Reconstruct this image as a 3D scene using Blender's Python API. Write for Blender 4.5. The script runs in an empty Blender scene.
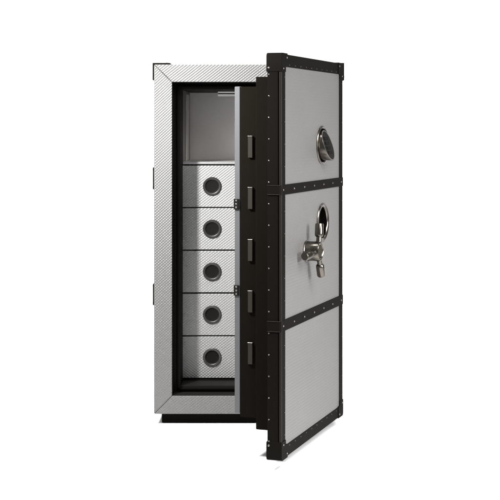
import bpy, bmesh, math, random
from mathutils import Vector, Matrix
random.seed(4)
S = 0.0043                      # metres per working unit
R = math.radians
scene = bpy.context.scene
col = scene.collection

# ------------------------------------------------------------------ materials
def new_mat(name):
    m = bpy.data.materials.new(name); m.use_nodes = True
    nt = m.node_tree
    return m, nt, nt.nodes['Principled BSDF']

def N(nt, t, **kw):
    n = nt.nodes.new(t)
    for k, v in kw.items():
        setattr(n, k, v)
    return n

def math_node(nt, op, a, b=None):
    n = N(nt, 'ShaderNodeMath', operation=op)
    for i, v in enumerate((a, b)):
        if v is None: continue
        if isinstance(v, (int, float)): n.inputs[i].default_value = v
        else: nt.links.new(v, n.inputs[i])
    return n.outputs[0]

def embossed(name, color, swap=False, strength=1.0, dist=0.0014, metallic=0.3, rough=0.46, pu=3.55, pv=2.8, rib=0.0):
    """silver leather pressed with a slanting lattice of small lozenges"""
    m, nt, b = new_mat(name)
    tc = N(nt, 'ShaderNodeTexCoord'); sp = N(nt, 'ShaderNodeSeparateXYZ')
    nt.links.new(tc.outputs['Object'], sp.inputs[0])
    u, v = (sp.outputs['X'], sp.outputs['Z'])
    # tiny hand-laid irregularity
    nz = N(nt, 'ShaderNodeTexNoise'); nz.inputs['Scale'].default_value = 9; nz.inputs['Detail'].default_value = 1
    nt.links.new(tc.outputs['Object'], nz.inputs['Vector'])
    wob = math_node(nt, 'MULTIPLY', math_node(nt, 'SUBTRACT', nz.outputs['Fac'], 0.5), 0.9)
    if swap: pu, pv = pv * 1.12, pu * 0.80
    fu = math_node(nt, 'MULTIPLY', u, 2 * math.pi / (pu * S))
    fv = math_node(nt, 'MULTIPLY', v, 2 * math.pi / (pv * S))
    a = math_node(nt, 'ADD', math_node(nt, 'SUBTRACT', fu, fv), wob)
    c = math_node(nt, 'ADD', math_node(nt, 'ADD', fu, fv), wob)
    h = math_node(nt, 'ADD', math_node(nt, 'COSINE', a), math_node(nt, 'MULTIPLY', math_node(nt, 'COSINE', c), 0.9))
    if rib: h = math_node(nt, 'ADD', h, math_node(nt, 'MULTIPLY', math_node(nt, 'COSINE', fv), rib))
    # the pressing is deeper in some places than in others
    an = N(nt, 'ShaderNodeTexNoise'); an.inputs['Scale'].default_value = 60; an.inputs['Detail'].default_value = 2
    nt.links.new(tc.outputs['Object'], an.inputs['Vector'])
    amp = N(nt, 'ShaderNodeMapRange'); amp.inputs[1].default_value = 0.3; amp.inputs[2].default_value = 0.7
    amp.inputs[3].default_value = 0.2; amp.inputs[4].default_value = 0.34
    nt.links.new(an.outputs['Fac'], amp.inputs[0])
    h = math_node(nt, 'MULTIPLY', h, amp.outputs[0])
    fn = N(nt, 'ShaderNodeTexNoise'); fn.inputs['Scale'].default_value = 700; fn.inputs['Detail'].default_value = 2
    nt.links.new(tc.outputs['Object'], fn.inputs['Vector'])
    h2 = math_node(nt, 'ADD', h, math_node(nt, 'MULTIPLY', fn.outputs['Fac'], 0.16))
    bp = N(nt, 'ShaderNodeBump'); bp.inputs['Strength'].default_value = strength; bp.inputs['Distance'].default_value = dist
    nt.links.new(h2, bp.inputs['Height']); nt.links.new(bp.outputs['Normal'], b.inputs['Normal'])
    # faint mottling of the coating
    mn = N(nt, 'ShaderNodeTexNoise'); mn.inputs['Scale'].default_value = 5; mn.inputs['Detail'].default_value = 3
    nt.links.new(tc.outputs['Object'], mn.inputs['Vector'])
    cr = N(nt, 'ShaderNodeMix', data_type='RGBA')
    cr.inputs[6].default_value = (*[x * 0.94 for x in color], 1); cr.inputs[7].default_value = (*[x * 1.06 for x in color], 1)
    nt.links.new(mn.outputs['Fac'], cr.inputs[0]); nt.links.new(cr.outputs[2], b.inputs['Base Color'])
    b.inputs['Metallic'].default_value = metallic
    b.inputs['Roughness'].default_value = rough
    b.inputs['Specular IOR Level'].default_value = 0.3
    return m

def plain(name, color, rough=0.5, metallic=0.0, spec=0.5, grain=0.0, scale=300, stretch=None, var=0.06, coat=0.0, rv=0.07):
    m, nt, b = new_mat(name)
    tc = N(nt, 'ShaderNodeTexCoord')
    vec = tc.outputs['Object']
    if stretch:
        mp = N(nt, 'ShaderNodeMapping'); mp.inputs['Scale'].default_value = stretch
        nt.links.new(vec, mp.inputs['Vector']); vec = mp.outputs['Vector']
    nz = N(nt, 'ShaderNodeTexNoise'); nz.inputs['Scale'].default_value = scale; nz.inputs['Detail'].default_value = 4
    nt.links.new(vec, nz.inputs['Vector'])
    cr = N(nt, 'ShaderNodeMix', data_type='RGBA')
    cr.inputs[6].default_value = (*[x * (1 - var) for x in color], 1); cr.inputs[7].default_value = (*[x * (1 + var) for x in color], 1)
    nt.links.new(nz.outputs['Fac'], cr.inputs[0]); nt.links.new(cr.outputs[2], b.inputs['Base Color'])
    rr = N(nt, 'ShaderNodeMapRange'); rr.inputs[3].default_value = max(0.03, rough - rv); rr.inputs[4].default_value = rough + rv
    nt.links.new(nz.outputs['Fac'], rr.inputs[0]); nt.links.new(rr.outputs[0], b.inputs['Roughness'])
    b.inputs['Metallic'].default_value = metallic
    b.inputs['Specular IOR Level'].default_value = spec
    b.inputs['Coat Weight'].default_value = coat
    if grain:
        bp = N(nt, 'ShaderNodeBump'); bp.inputs['Strength'].default_value = grain; bp.inputs['Distance'].default_value = 0.0006
        nt.links.new(nz.outputs['Fac'], bp.inputs['Height']); nt.links.new(bp.outputs['Normal'], b.inputs['Normal'])
    return m

SILVER = (0.145, 0.1435, 0.141)
M = {
    'silver':   embossed('silver_embossed_leather', SILVER, dist=0.0016),
    'silver_v': embossed('silver_embossed_leather_upright', SILVER, swap=True, dist=0.0016),
    'silver_d': embossed('silver_embossed_drawer_leather', (0.255, 0.253, 0.248), strength=1.0),
    'panel':    embossed('grey_embossed_door_leather', (0.1216, 0.119, 0.1152), strength=0.6, rough=0.5, rib=1.1),
    'leather':  plain('black_leather', (0.0048, 0.0042, 0.0034), rough=0.55, spec=0.012, grain=0.35, scale=420, var=0.2),
    'steel_blk': plain('black_brown_lacquered_steel', (0.0055, 0.0048, 0.0037), rough=0.6, spec=0.0, grain=0.1, scale=160, stretch=(1, 1, 0.2), var=0.12),
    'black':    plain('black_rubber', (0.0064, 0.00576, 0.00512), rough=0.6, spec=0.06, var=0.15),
    'jamb':     plain('black_painted_jamb', (0.0105, 0.0097, 0.0088), rough=0.6, spec=0.04, grain=0.2, scale=350, var=0.2),
    'gloss':    plain('black_lacquer_ring', (0.017, 0.0158, 0.0145), rough=0.36, spec=0.5, var=0.1),
    'nickel':   plain('polished_nickel', (0.112, 0.1005, 0.0864), rough=0.24, metallic=1.0, scale=40, var=0.05, rv=0.015),
    'stud':     plain('nickel_studs', (0.19, 0.18, 0.166), rough=0.3, metallic=1.0, var=0.03),
    'alu':      plain('brushed_aluminium', (0.33, 0.33, 0.325), rough=0.38, metallic=0.6, scale=120, stretch=(12, 12, 0.5), var=0.06, grain=0.06),
    'lining':   plain('grey_brown_lining', (0.80, 0.775, 0.745), rough=0.42, metallic=0.9, spec=0.2, scale=260, stretch=(0.25, 1, 3), var=0.1, grain=0.15),
    'plate':    plain('satin_grey_aluminium', (0.081, 0.083, 0.0855), rough=0.5, metallic=0.1, spec=0.1, scale=120, stretch=(12, 12, 0.5), grain=0.05),
    'bolt':     plain('dark_bolt_steel', (0.0224, 0.02048, 0.01728), rough=0.5, spec=0.03, stretch=(4, 4, 0.4)),
    'hole':     plain('lock_recess_black', (0.00256, 0.00224, 0.00192), rough=0.7, spec=0.0),
    'piping':   plain('waxed_leather_piping', (0.01024, 0.009088, 0.00736), rough=0.4, spec=0.06, grain=0.2),
    'cap_steel': plain('dark_brushed_cap', (0.03, 0.0268, 0.023), rough=0.45, metallic=0.0, spec=0.0, scale=90, var=0.1),
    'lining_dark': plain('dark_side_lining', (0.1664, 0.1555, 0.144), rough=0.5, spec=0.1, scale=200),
    'strip':    plain('pale_corner_strip', (0.512, 0.5024, 0.4864), rough=0.5, spec=0.2),
    'key':      plain('dark_keypad_plastic', (0.00416, 0.00384, 0.00352), rough=0.5, spec=0.04),
}

lm, nt_, b_ = new_mat('lit_lamp_diffuser')
b_.inputs['Base Color'].default_value = (0.5, 0.5, 0.49, 1); b_.inputs['Roughness'].default_value = 0.5
b_.inputs['Emission Color'].default_value = (1, 0.99, 0.95, 1); b_.inputs['Emission Strength'].default_value = 0.2
M['lamp'] = lm

# ------------------------------------------------------------------ mesh helpers (working units)
def link(name, bm, mats, parent=None, bevel=0.0, smooth=True, seg=2):
    me = bpy.data.meshes.new(name)
    bmesh.ops.recalc_face_normals(bm, faces=bm.faces[:])
    for v in bm.verts: v.co *= S
    bm.to_mesh(me); bm.free()
    for m in (mats if isinstance(mats, (list, tuple)) else [mats]):
        me.materials.append(m)
    o = bpy.data.objects.new(name, me); col.objects.link(o)
    if parent: o.parent = parent
    if smooth:
        for p in me.polygons: p.use_smooth = True
        try: me.set_sharp_from_angle(angle=R(35))
        except Exception: pass
    if bevel:
        md = o.modifiers.new('bevel', 'BEVEL'); md.width = bevel * S; md.segments = seg; md.limit_method = 'ANGLE'; md.angle_limit = R(40)
        md.harden_normals = True
    return o

def box(bm, x0, x1, y0, y1, z0, z1, mi=0):
    vs = [bm.verts.new((x, y, z)) for x in (x0, x1) for y in (y0, y1) for z in (z0, z1)]
    for f in ((0,1,3,2), (4,6,7,5), (0,4,5,1), (2,3,7,6), (0,2,6,4), (1,5,7,3)):
        bm.faces.new([vs[i] for i in f]).material_index = mi

def prism(bm, pts, y0, y1, mi=0):
    """outline in x,z extruded along y"""
    a = [bm.verts.new((x, y0, z)) for x, z in pts]; b = [bm.verts.new((x, y1, z)) for x, z in pts]
    n = len(pts)
    bm.faces.new(a).material_index = mi; bm.faces.new(b[::-1]).material_index = mi
    for i in range(n):
        bm.faces.new((a[i], b[i], b[(i+1) % n], a[(i+1) % n])).material_index = mi

def lathe(bm, prof, mat, n=48, mi=0):
    """profile (r, h) spun round local Z, then placed with matrix; r = 0 closes"""
    rings = []
    for r, h in prof:
        if r <= 1e-6: rings.append([bm.verts.new(mat @ Vector((0, 0, h)))])
        else: rings.append([bm.verts.new(mat @ Vector((r*math.cos(2*math.pi*k/n), r*math.sin(2*math.pi*k/n), h))) for k in range(n)])
    for A, B in zip(rings, rings[1:]):
        for k in range(n):
            if len(A) == 1 and len(B) == 1: continue
            if len(A) == 1: q = (A[0], B[k], B[(k+1) % n])
            elif len(B) == 1: q = (A[k], A[(k+1) % n], B[0])
            else: q = (A[k], A[(k+1) % n], B[(k+1) % n], B[k])
            bm.faces.new(q).material_index = mi

def facing(p, d):
    """matrix with local Z along d at p"""
    return Matrix.Translation(Vector(p)) @ Vector(d).normalized().to_track_quat('Z', 'Y').to_matrix().to_4x4()

def stud(bm, p, d, r=0.85, mi=1):
    lathe(bm, [(r, -0.1), (r*0.95, r*0.25), (r*0.6, r*0.55), (0, r*0.7)], facing(p, d), n=10, mi=mi)

def empty(name, loc):
    o = bpy.data.objects.new(name, None); col.objects.link(o); o.location = loc
    o.empty_display_size = 0.1
    return o

# picture plane of the cabinet front: x, y as measured there
FLOOR = 424.8
CX, PX, PY, F = 248.0, 290.0, 128.0, 1298.0
def X(x): return x - CX
def Z(y): return FLOOR - y
def XD(x, d): return PX + (x - PX) * (F + d) / F - CX      # same, for a point d behind the front
def ZD(y, d): return FLOOR - (PY + (y - PY) * (F + d) / F)

# ------------------------------------------------------------------ setting
bm = bmesh.new()
prof = [(-9.0, 0.0), (4.0, 0.0)]
for k in range(1, 13):
    a = k / 12 * math.pi / 2
    prof.append((4.0 + 1.6 * math.sin(a), 1.6 - 1.6 * math.cos(a)))
prof.append((5.6, 7.0))
pts = [[bm.verts.new((x / S, y / S, z / S)) for y, z in prof] for x in (-12.0, 12.0)]
for i in range(len(prof) - 1):
    bm.faces.new((pts[0][i], pts[1][i], pts[1][i+1], pts[0][i+1]))
M['paper'] = plain('white_seamless_paper', (0.90, 0.90, 0.90), rough=0.9, spec=0.05, scale=3, var=0.005)
bd = link('white_backdrop', bm, M['paper'])
bd['kind'] = 'structure'

# ------------------------------------------------------------------ the safe
safe = empty('safe', (0, 0.35, 0))
safe['label'] = 'tall silver embossed safe with trunk style black riveted edges, door standing open on five drawers'
safe['category'] = 'safe'
def hang(o): o.parent = safe; o.location -= safe.location; return o

XL, XR, ZT, ZB = X(154.0), X(342.5), Z(64.5), Z(414)
IL, IR, IT, IB = X(172), X(324), Z(82), Z(396)            # first opening
JL, JR, JT, JB = X(179), X(317), Z(89), Z(389)            # second, smaller opening
DEPTH, LED, DRW, BACK = 176, 18, 45, 140

# carcass: five sides round the opening
bm = bmesh.new()
box(bm, XL + 0.5, IL - 0.2, 4, DEPTH, ZB + 0.5, ZT - 0.5)
box(bm, IR + 0.2, XR - 0.5, 4, DEPTH, ZB + 0.5, ZT - 0.5)
box(bm, IL - 0.2, IR + 0.2, 4.05, DEPTH - 0.05, IT + 0.2, ZT - 0.55)
box(bm, IL - 0.2, IR + 0.2, 4.05, DEPTH - 0.05, ZB + 0.55, IB - 0.2)
box(bm, IL - 0.2, IR + 0.2, BACK + 3, DEPTH - 0.1, IB - 0.2, IT + 0.2)
hang(link('cabinet_body', bm, M['panel']))

# mitred front frame
g = 0.22
for nm, mk, outl in (
        ('frame_stile', 'silver_v', [(XL, ZB + g), (IL, IB + g), (IL, IT - g), (XL, ZT - g)]),
        ('frame_stile', 'silver_v', [(XR, ZB + g), (XR, ZT - g), (IR, IT - g), (IR, IB + g)]),
        ('frame_rail', 'silver', [(XL + g, ZT), (IL + g, IT), (IR - g, IT), (XR - g, ZT)]),
        ('frame_rail', 'silver', [(XL + g, ZB), (XR - g, ZB), (IR - g, IB), (IL + g, IB)])):
    bm = bmesh.new(); prism(bm, outl, 0, 4.5)
    hang(link(nm, bm, M[mk], bevel=0.5))

# black stepped jamb (rabbet) inside the frame
def ring(bm, l, r, t, b, l2, r2, t2, b2, y0, y1, mi=0):
    box(bm, l, l2, y0, y1, b, t, mi); box(bm, r2, r, y0, y1, b, t, mi)
    box(bm, l2, r2, y0 + 0.02, y1 - 0.02, t2, t, mi); box(bm, l2, r2, y0 + 0.02, y1 - 0.02, b, b2, mi)
bm = bmesh.new()
ring(bm, IL - 0.1, IR + 0.1, IT + 0.1, IB - 0.1, IL + 0.5, IR - 0.5, IT - 0.5, IB + 0.5, 1.2, LED + 0.5)
ring(bm, IL + 0.0, IR - 0.0, IT - 0.0, IB + 0.0, JL, JR, JT, JB, LED, DRW + 4)
hang(link('door_jamb', bm, M['jamb'], bevel=0.25))
bm = bmesh.new()
e = 3.0
ring(bm, IL + e, IR - e, IT - e, IB + e, IL + e + 1.6, IR - e - 1.6, IT - e - 1.6, IB + e + 1.6, LED - 2.2, LED + 1)
hang(link('door_seal', bm, M['leather'], bevel=0.5))

# upper compartment and shelf
SH_T, SH_B = ZD(161.7, DRW), ZD(164.2, DRW)
bm = bmesh.new()
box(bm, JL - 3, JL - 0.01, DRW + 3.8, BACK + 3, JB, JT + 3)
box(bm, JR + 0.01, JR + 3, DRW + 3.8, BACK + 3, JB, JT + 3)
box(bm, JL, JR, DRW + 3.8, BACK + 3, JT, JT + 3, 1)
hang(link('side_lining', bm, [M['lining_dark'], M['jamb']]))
bm = bmesh.new()
box(bm, JL, JR, BACK, BACK + 2.9, JB, JT)
hang(link('back_panel', bm, M['lining']))
bm = bmesh.new()
box(bm, JL, JL + 0.8, 88, 122, SH_T + 0.05, JT - 3.0)
hang(link('corner_strip', bm, M['strip'], bevel=0.2))
bm = bmesh.new()
box(bm, JL + 0.05, JR - 0.05, DRW + 2.5, BACK - 0.05, SH_B + 0.4, SH_T - 0.2)
hang(link('compartment_shelf', bm, M['lining']))
bm = bmesh.new()
box(bm, JL + 0.1, JR - 0.1, DRW - 0.5, DRW + 3, SH_B, SH_T)
hang(link('shelf_edge', bm, M['alu'], bevel=0.4))
# twin-bar light fitting under the ceiling
bm = bmesh.new()
lx0 = XD(218, 100)
lx1 = -lx0
box(bm, lx0, lx1, 96, 104, ZD(93.0, 96), JT + 0.5)
box(bm, lx0 + 0.2, lx1 - 0.2, 97, 103, ZD(94.2, 96), ZD(92.9, 96), 1)
box(bm, lx0, lx1, 95.5, 104.5, ZD(96.0, 96), ZD(94.2, 96))
hang(link('ceiling_lamp', bm, [M['lamp'], M['plate']], bevel=0.2))

# drawers
ys = [165.0, 207.6, 250.2, 293.2, 336.0, 378.6]
DL, DR = XD(182.3, DRW), 0
DR = -DL
first = None
for i in range(5):
    zt, zb = ZD(ys[i] + 0.55, DRW), ZD(ys[i+1] - 0.55, DRW)
    if first is None:
        h = zt - zb
        bm = bmesh.new(); box(bm, DL, DR, 0, 2.5, -h/2, h/2); box(bm, DL + 1, DR - 1, 2.4, 84, -h/2 + 1.5, h/2 - 1.0, 1)
        drawer = link('drawer', bm, [M['silver_d'], M['lining']], bevel=0.45)
        pulls = []
        for sgn in (-1, 1):
            bm = bmesh.new()
            mt = Matrix.Rotation(R(90), 4, 'X')       # local Z -> -Y (towards the viewer)
            lathe(bm, [(9.6, -0.6), (9.6, 0.7), (9.1, 1.15), (7.6, 1.2), (7.1, 0.95), (6.7, 0.3)], mt, n=64)
            lathe(bm, [(6.7, 0.3), (6.3, 0.05), (5.6, -0.02), (0, 0.02)], mt, n=64, mi=1)
            p = link('finger_pull', bm, [M['gloss'], M['black']], drawer)
            p.location = (-sgn * XD(212.2, DRW) * S, -0.15 * S, 0)
            pulls.append(p)
        first = drawer; d = drawer
    else:
        d = first.copy(); col.objects.link(d)
        for p in pulls:
            c = p.copy(); col.objects.link(c); c.parent = d
    d.location = (0, DRW * S, (zt + zb) / 2 * S)
    hang(d)

# dark void panels between and behind the drawers
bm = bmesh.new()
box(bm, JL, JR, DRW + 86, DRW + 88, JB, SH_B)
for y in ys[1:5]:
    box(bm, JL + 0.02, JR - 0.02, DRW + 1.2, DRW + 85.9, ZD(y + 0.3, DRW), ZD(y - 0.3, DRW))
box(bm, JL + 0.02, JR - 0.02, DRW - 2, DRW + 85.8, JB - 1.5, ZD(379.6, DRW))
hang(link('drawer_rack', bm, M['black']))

# plinth
bm = bmesh.new()
box(bm, XD(161.6, 8), -XD(161.6, 8) - 9, 8, DEPTH - 10, 0, ZB + 0.6)
hang(link('plinth', bm, M['leather'], bevel=1.2))

# trunk corner caps and side brackets on the carcass
def cap_mesh(sx, sz):
    bm = bmesh.new()
    x, z = (XL if sx < 0 else XR), (ZT if sz > 0 else ZB)
    w, t = 15.5, 1.8
    q = lambda a: x - sx * a
    r = lambda a: z - sz * a
    prism(bm, [(q(-t), r(-t)), (q(w), r(-t)), (q(w), r(0.3)), (q(0.3), r(0.3)), (q(0.3), r(w)), (q(-t), r(w))], 3, 22)
    stud(bm, (q(-t), 8, r(12)), (sx, 0, 0)); stud(bm, (q(12), 8, r(-t)), (0, 0, sz))
    return bm
for sx in (-1, 1):
    hang(link('corner_cap', cap_mesh(sx, 1), [M['leather'], M['stud']], bevel=0.6))
for sx in (-1,):
    for y0, y1 in ((167.6, 189.6), (284.6, 305.8)):
        bm = bmesh.new()
        xs = XL if sx < 0 else XR
        a, b = sorted((xs - sx * 0.2, xs + sx * 1.65))
        box(bm, a, b, 4, 26, Z(y1), Z(y0))
        for yy in (y0 + 2, y1 - 2): stud(bm, (xs + sx * 1.55, 7, Z(yy)), (sx, 0, 0))
        hang(link('side_bracket', bm, [M['leather'], M['stud']], bevel=0.4))
# dark leather edge bands on the flanks and back edges (seen from the side only)
for sx in (-1, 1):
    bm = bmesh.new()
    xs = XL + 0.5 if sx < 0 else XR - 0.5
    a, b = sorted((xs - sx * 0.2, xs + sx * 0.35))
    box(bm, a, b, 5, 15, ZB + 1, ZT - 1); box(bm, a, b, DEPTH - 12, DEPTH - 1, ZB + 1, ZT - 1)
    box(bm, a, b, 15.1, DEPTH - 12.1, ZB + 1, ZB + 11); box(bm, a, b, 15.1, DEPTH - 12.1, ZT - 11, ZT - 1)
    for y0, y1 in ((177.3, 186), (294.7, 304.1)):
        box(bm, a, b, 15.1, DEPTH - 12.1, Z(y1), Z(y0))
    hang(link('edge_band', bm, M['leather'], bevel=0.1))

# ------------------------------------------------------------------ the open door (own axes: hinge corner of the outer face at 0)
TH = R(71.5)
W, T = 189.0, 12.6
DT, DB = Z(63.8), Z(414.5)
bm = bmesh.new()
box(bm, -W + 0.6, -0.6, 0.8, T, DB + 0.6, DT - 0.6)
door = link('door', bm, M['leather'], bevel=0.8)
door.location = ((341.9 - CX) * S, 0, 0); door.rotation_euler = (0, 0, TH)
hang(door)
PT, PB = Z(74.6), Z(404.4)
B1T, B1B, B2T, B2B = Z(177.3), Z(185.9), Z(294.7), Z(304.1)
BW = 10.6
panels = []
for t, b in ((PT, B1T), (B1B, B2T), (B2B, PB)):
    bm = bmesh.new(); box(bm, -W + BW, -BW, -0.1, 1.5, b, t)
    panels.append(link('door_panel', bm, M['panel'], door, bevel=0.3))
# leather trim round the outer face, with nails
bm = bmesh.new()
for a, b in ((-W, -W + BW), (-BW, 0)):
    box(bm, a, b, -0.7, 1.6, DB, DT)
box(bm, -W + BW - 0.2, -BW + 0.2, -0.68, 1.58, PT, DT - 0.03); box(bm, -W + BW - 0.2, -BW + 0.2, -0.68, 1.58, DB + 0.03, PB)
n = 17
for k in range(n):
    z = DB + 20 + (DT - DB - 40) * k / (n - 1)
    stud(bm, (-W + BW - 1.8, -0.7, z), (0, -1, 0), 0.4); stud(bm, (-1.8, -0.7, z), (0, -1, 0), 0.4)
n = 10
for k in range(n):
    x = -W + 22 + (W - 44) * k / (n - 1)
    stud(bm, (x, -0.7, PT + 1.8), (0, -1, 0), 0.42); stud(bm, (x, -0.7, PB - 1.8), (0, -1, 0), 0.42)
link('face_trim', bm, [M['leather'], M['stud']], door, bevel=0.6)
# edge strip on the free edge, with a row of nails
bm = bmesh.new()
box(bm, -W - 0.5, -W + 1.5, 2.2, T - 0.6, DB + 0.5, DT - 0.5)
for k in range(18):
    z = Z(81.6) - k * 18.65
    stud(bm, (-W - 0.5, T - 2.0, z), (-1, 0, 0), 0.72)
link('edge_strip', bm, [M['leather'], M['stud']], door, bevel=0.5)
# rolled piping down the free corner
for x in (-W + 0.1,):
    bm = bmesh.new()
    lathe(bm, [(0, DB + 15.6), (1.25, DB + 15.7), (1.25, DT - 15.7), (0, DT - 15.6)], Matrix.Translation((x, 0.1, 0)), 16)
    link('edge_piping', bm, M['piping'], door)
# straps
for t, b in ((B1T, B1B), (B2T, B2B)):
    bm = bmesh.new()
    box(bm, -W - 1.1, 0.9, -1.0, T - 0.3, b, t)
    for k in range(7):
        stud(bm, (-W + 4.5 + (W - 10.5) * k / 6, -1.0, (t + b) / 2), (0, -1, 0), 0.95)
    for zz in (b + 0.35, t - 0.35):
        box(bm, -W - 1.45, -W - 0.9, 0.2, T - 0.8, zz - 0.3, zz + 0.3, 2)
    link('strap', bm, [M['leather'], M['stud'], M['piping']], door, bevel=0.5)
# corner caps
for sx in (0, 1):
    for sz in (0, 1):
        bm = bmesh.new()
        cx = (lambda a: -W + a) if sx == 0 else (lambda a: -a)
        cz = (lambda a: DT - a) if sz else (lambda a: DB + a)
        L, t = 15.5, (0.9 if sx == 0 else 0.6)
        outl = [(cx(-t), cz(2.6 - t)), (cx(0.8 - t), cz(0.8 - t)), (cx(2.6 - t), cz(-t)), (cx(L), cz(-t)), (cx(L), cz(BW + 0.3)), (cx(BW + 0.3), cz(BW + 0.3)), (cx(BW + 0.3), cz(L)), (cx(-t), cz(L))]
        prism(bm, outl, -1.3, T + 0.3)
        stud(bm, (cx(13), -1.4, cz(3.0)), (0, -1, 0), 1.0); stud(bm, (cx(3.5), -1.4, cz(12.6)), (0, -1, 0), 1.0)
        stud(bm, (cx(-t), T - 2.0, cz(12.2)), (-1 if sx == 0 else 1, 0, 0), 1.1)
        link('corner_cap', bm, [M['leather'], M['stud']], door, bevel=1.1, seg=3)
# stepped bolt-work on the inner side
S2T, S2B, S3T, S3B = Z(82.8), Z(394.2), Z(91.2), Z(386)
I2, I3 = 18.5, 26.5
T2, T3, T4 = T + 17.0, T + 17.0 + 18.0, T + 35 + 5.0
bm = bmesh.new(); box(bm, -W + I2, -I2, T - 0.5, T2, S2B, S2T)
link('door_core', bm, M['steel_blk'], door, bevel=0.7)
bm = bmesh.new(); box(bm, -W + I3, -I3, T2 - 0.5, T3, S3B, S3T)
link('bolt_housing', bm, M['steel_blk'], door, bevel=0.5)
bm = bmesh.new(); box(bm, -W + I3 - 0.2, -I3, T3 - 0.1, T4, S3B + 3.2, S3T + 0.2)
link('inner_panel', bm, M['plate'], door, bevel=0.6)
for ya, yb in ((201.0, 211.6), (289.8, 300.4)):
    bm = bmesh.new()
    k = 0.868
    za, zb = FLOOR - (PY + (yb - PY) * k), FLOOR - (PY + (ya - PY) * k)
    box(bm, -W + I3 - 1.6, -W + I3 + 2, T3 + 0.3, T4 + 0.3, za, zb)
    for q in (0.17, 0.5, 0.83):
        stud(bm, (-W + I3 - 1.6, (T3 + T4) / 2 + 0.3, za + (zb - za) * q), (-1, 0, 0), 1.0)
    link('hinge', bm, [M['black'], M['stud']], door, bevel=0.25)
b0 = None
for ya, yb in ((136, 158.5), (188.6, 211), (242, 264.3), (294.8, 316.6), (347.6, 370)):
    k = 0.868
    zc = FLOOR - (PY + ((ya + yb) / 2 - PY) * k)
    if b0 is None:
        bm = bmesh.new(); box(bm, -2.4, 3, -2.1, 2.1, -9.7, 9.0); box(bm, -2.7, 3, -2.3, 2.3, 9.0, 9.8, 1)  # paler metal cap stands in for overhead light on the bolt's top
        b0 = bt = link('lock_bolt', bm, [M['bolt'], M['stud']], door, bevel=0.25)
    else:
        bt = b0.copy(); col.objects.link(bt)
    bt.location = Vector((-W + I3, (T2 + T3) / 2 - 1.6, zc)) * S

def bore(objs, x, z, r, y1):
    """drill a blind round hole into the given door meshes"""
    bm = bmesh.new()
    lathe(bm, [(0, -4), (r, -4), (r, y1), (0, y1)], facing((x, 0, z), (0, 1, 0)), 64)
    cut = link('bore', bm, M['hole'], door)
    for o in objs:
        md = o.modifiers.new('bore', 'BOOLEAN'); md.operation = 'DIFFERENCE'; md.object = cut; md.solver = 'EXACT'
        bpy.context.view_layer.update()
        ev = o.evaluated_get(bpy.context.evaluated_depsgraph_get())
        me = bpy.data.meshes.new_from_object(ev); old = o.data; me.name = old.name
        o.modifiers.clear(); o.data = me
        for p in me.polygons: p.use_smooth = False
        bpy.data.meshes.remove(old)
    bpy.data.objects.remove(cut)

# position on the door face from the picture
def on_face(x, y):
    # ray through (x, y) meets the outer face plane
    hx, c, s = 341.9 - PX, math.cos(TH), math.sin(TH)
    dx = (x - PX) / F
    # point = (hx + u c, F + u s); x = dx * depth
    u = (dx * F - hx) / (c - dx * s)
    m = F / (F + u * s)
    return u, FLOOR - (PY + (y - PY) / m), m

ux, kz, m = on_face(322.0, 145.2)
mt = facing((ux, -0.1, kz), (0, -1, 0))
bm = bmesh.new()
lathe(bm, [(18.4, -0.6), (18.4, 0.6), (17.9, 1.3), (16.9, 1.5), (16.1, 1.0), (15.8, 0.0), (15.6, -0.6)], mt, 72)
link('keypad_ring', bm, M['nickel'], door)
bm = bmesh.new()
lathe(bm, [(16.1, 0.2), (15.9, 0.1), (15.7, -2.8), (15.0, -3.4), (0, -3.4)], mt, 64)
link('keypad_recess', bm, M['hole'], door)
bore([panels[0], door], ux, kz, 16.2, 4)
# wedge-shaped keypad body: back on the door, face tilted upward
bm = bmesh.new()
n, r = 64, 14.4
rim0 = []; rim1 = []; rim2 = []; rim3 = []
def face_h(z): return 5.8 - 4.6 * (z / r)         # stands out more at the bottom
for k in range(n):
    a = 2 * math.pi * k / n
    x, z = r * math.cos(a), r * math.sin(a)
    rim0.append(bm.verts.new((ux + x, 3.3, kz + z)))
    rim1.append(bm.verts.new((ux + x, -face_h(z), kz + z)))
    rim2.append(bm.verts.new((ux + x * 0.985, -face_h(z * 0.985) - 0.5, kz + z * 0.985)))
    rim3.append(bm.verts.new((ux + x * 0.92, -face_h(z * 0.92) - 0.5, kz + z * 0.92)))
for A, B in ((rim0, rim1), (rim1, rim2), (rim2, rim3)):
    for k in range(n):
        bm.faces.new((A[k], A[(k+1) % n], B[(k+1) % n], B[k]))
link('keypad_body', bm, M['nickel'], door)
bm = bmesh.new()
vs = []
for k in range(n):
    a = 2 * math.pi * k / n
    x, z = r * 0.925 * math.cos(a), r * 0.925 * math.sin(a)
    vs.append(bm.verts.new((ux + x, -face_h(z) - 0.35, kz + z)))
bm.faces.new(vs)
for cxk in (-4.6, 0, 4.6):
    for czk in (6.6, 2.2, -2.2, -6.6):
        w, hgt = 1.6, 1.45
        q = []
        for dx_, dz_ in ((-w, -hgt), (w, -hgt), (w, hgt), (-w, hgt)):
            q.append((ux + cxk + dx_, czk + dz_))
        lo = [bm.verts.new((x, -face_h(z) - 0.3, kz + z)) for x, z in q]
        hi = [bm.verts.new((x, -face_h(z) - 0.85, kz + z)) for x, z in q]
        bm.faces.new(hi)
        for k in range(4): bm.faces.new((lo[k], lo[(k+1) % 4], hi[(k+1) % 4], hi[k]))
link('keypad_face', bm, M['key'], door, smooth=False)

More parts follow.
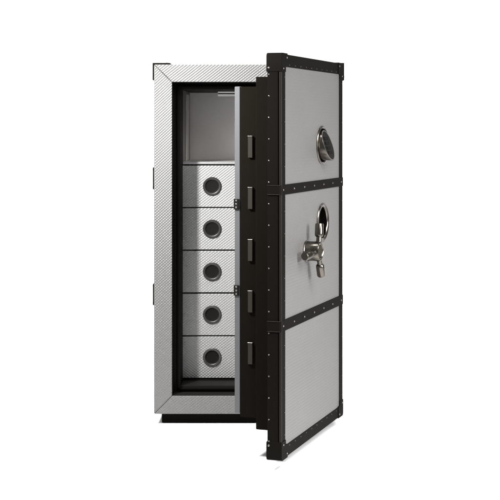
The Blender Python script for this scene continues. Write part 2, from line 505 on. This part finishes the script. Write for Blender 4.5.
# second round escutcheon: an open key recess
ux2, kz2, m = on_face(322.4, 222.4)
mt = facing((ux2, -0.1, kz2), (0, -1, 0))
bm = bmesh.new()
lathe(bm, [(18.4, -0.6), (18.4, 0.6), (17.9, 1.3), (16.6, 1.5), (15.2, 1.0), (14.6, 0.2), (14.4, -0.4)], mt, 72)
link('lock_ring', bm, M['nickel'], door)
bm = bmesh.new()
lathe(bm, [(14.9, 0.2), (14.7, 0.1), (14.4, -6.5), (13.5, -7.5), (4.2, -7.5), (4.0, -5.0), (3.2, -4.7), (0, -4.7)], mt, 64)
link('lock_recess', bm, M['hole'], door)
bore([panels[1], door], ux2, kz2, 15.0, 8.5)

# three-armed wheel handle
uh, hz, m = on_face(306.0, 250.9)
LEN = 14.2
bm = bmesh.new()
mt = facing((uh, -0.1, hz), (0, -1, 0))
lathe(bm, [(9.6, -0.3), (9.6, 0.8), (9.2, 1.3), (9.0, 1.4), (9.0, LEN - 0.8), (8.6, LEN), (7.9, LEN + 0.1), (7.2, LEN - 0.6), (6.9, LEN - 1.2), (0, LEN - 1.3)], mt, 56)
link('handle_hub', bm, M['nickel'], door)
bm = bmesh.new(); lathe(bm, [(7.0, LEN - 1.25), (6.8, LEN - 0.9), (3, LEN - 0.75), (0, LEN - 0.7)], mt, 40)
link('hub_cap', bm, M['cap_steel'], door)
for ang, ln, bk in ((82, 21, 0), (185, 23.5, 0.16), (-68, 21, 0)):
    a = R(ang)
    d = Vector((math.cos(a), bk, math.sin(a))).normalized()
    c0 = Vector((uh, -LEN + 2.4, hz))
    bm = bmesh.new()
    lathe(bm, [(0, 6.0), (2.5, 6.0), (2.45, 9.5), (2.3, ln - 8), (3.1, ln - 7.6), (3.8, ln - 6.6), (3.9, ln - 5), (3.9, ln + 3.4), (3.4, ln + 4.3), (0, ln + 4.5)], facing(c0, d), 28)
    link('handle_arm', bm, M['nickel'], door)

# ------------------------------------------------------------------ lights
def area(name, loc, target, sx, sy, power, color=(1, 1, 1), spread=180):
    l = bpy.data.lights.new(name, 'AREA'); l.shape = 'RECTANGLE'; l.size = sx; l.size_y = sy; l.energy = power; l.color = color
    l.spread = R(spread)
    o = bpy.data.objects.new(name, l); col.objects.link(o); o.location = loc
    d = Vector(target) - Vector(loc)
    o.rotation_euler = d.to_track_quat('-Z', 'Y').to_euler()
    return o
KD = 1.2
kx = (172 - CX) * S - 0.533 * KD
area('key_softbox', (kx, -KD, 2.0), (0.1, 0, 0.9), 0.12, 0.24, 32, spread=90)
area('side_softbox', (2.6, -1.9, 1.35), (0.2, -0.4, 0.9), 0.6, 0.9, 40, spread=100)
area('right_softbox', (1.75, -2.25, 2.8), (0.28, -0.65, 0), 2.4, 1.5, 42, spread=75)
area('overhead_left', (-0.45, -1.05, 4.6), (-0.25, -0.8, 0), 1.0, 1.0, 24, spread=62)
area('backdrop_left', (-3.2, 2.4, 4.2), (-1.2, 4.4, 0.6), 2.5, 2.0, 120, spread=120)
area('backdrop_right', (3.2, 2.4, 4.2), (1.2, 4.4, 0.6), 2.5, 2.0, 120, spread=120)

world = bpy.data.worlds.new('World'); scene.world = world; world.use_nodes = True
bg = world.node_tree.nodes['Background']; bg.inputs[0].default_value = (1, 1, 1, 1); bg.inputs[1].default_value = 0.27

# ------------------------------------------------------------------ camera
cam = bpy.data.cameras.new('camera'); co = bpy.data.objects.new('camera', cam); col.objects.link(co)
co.location = ((PX - CX) * S, -F * S, (FLOOR - PY) * S); co.rotation_euler = (R(90), 0, 0)
cam.sensor_width = 36; cam.lens = 36 * F / 500
cam.shift_x = -(PX - 250) / 500; cam.shift_y = -(250 - PY) / 500
cam.clip_end = 200; cam.clip_start = 0.05
scene.camera = co
scene.view_settings.view_transform = 'Standard'; scene.view_settings.look = 'None'
scene.view_settings.exposure = 0; scene.view_settings.gamma = 1
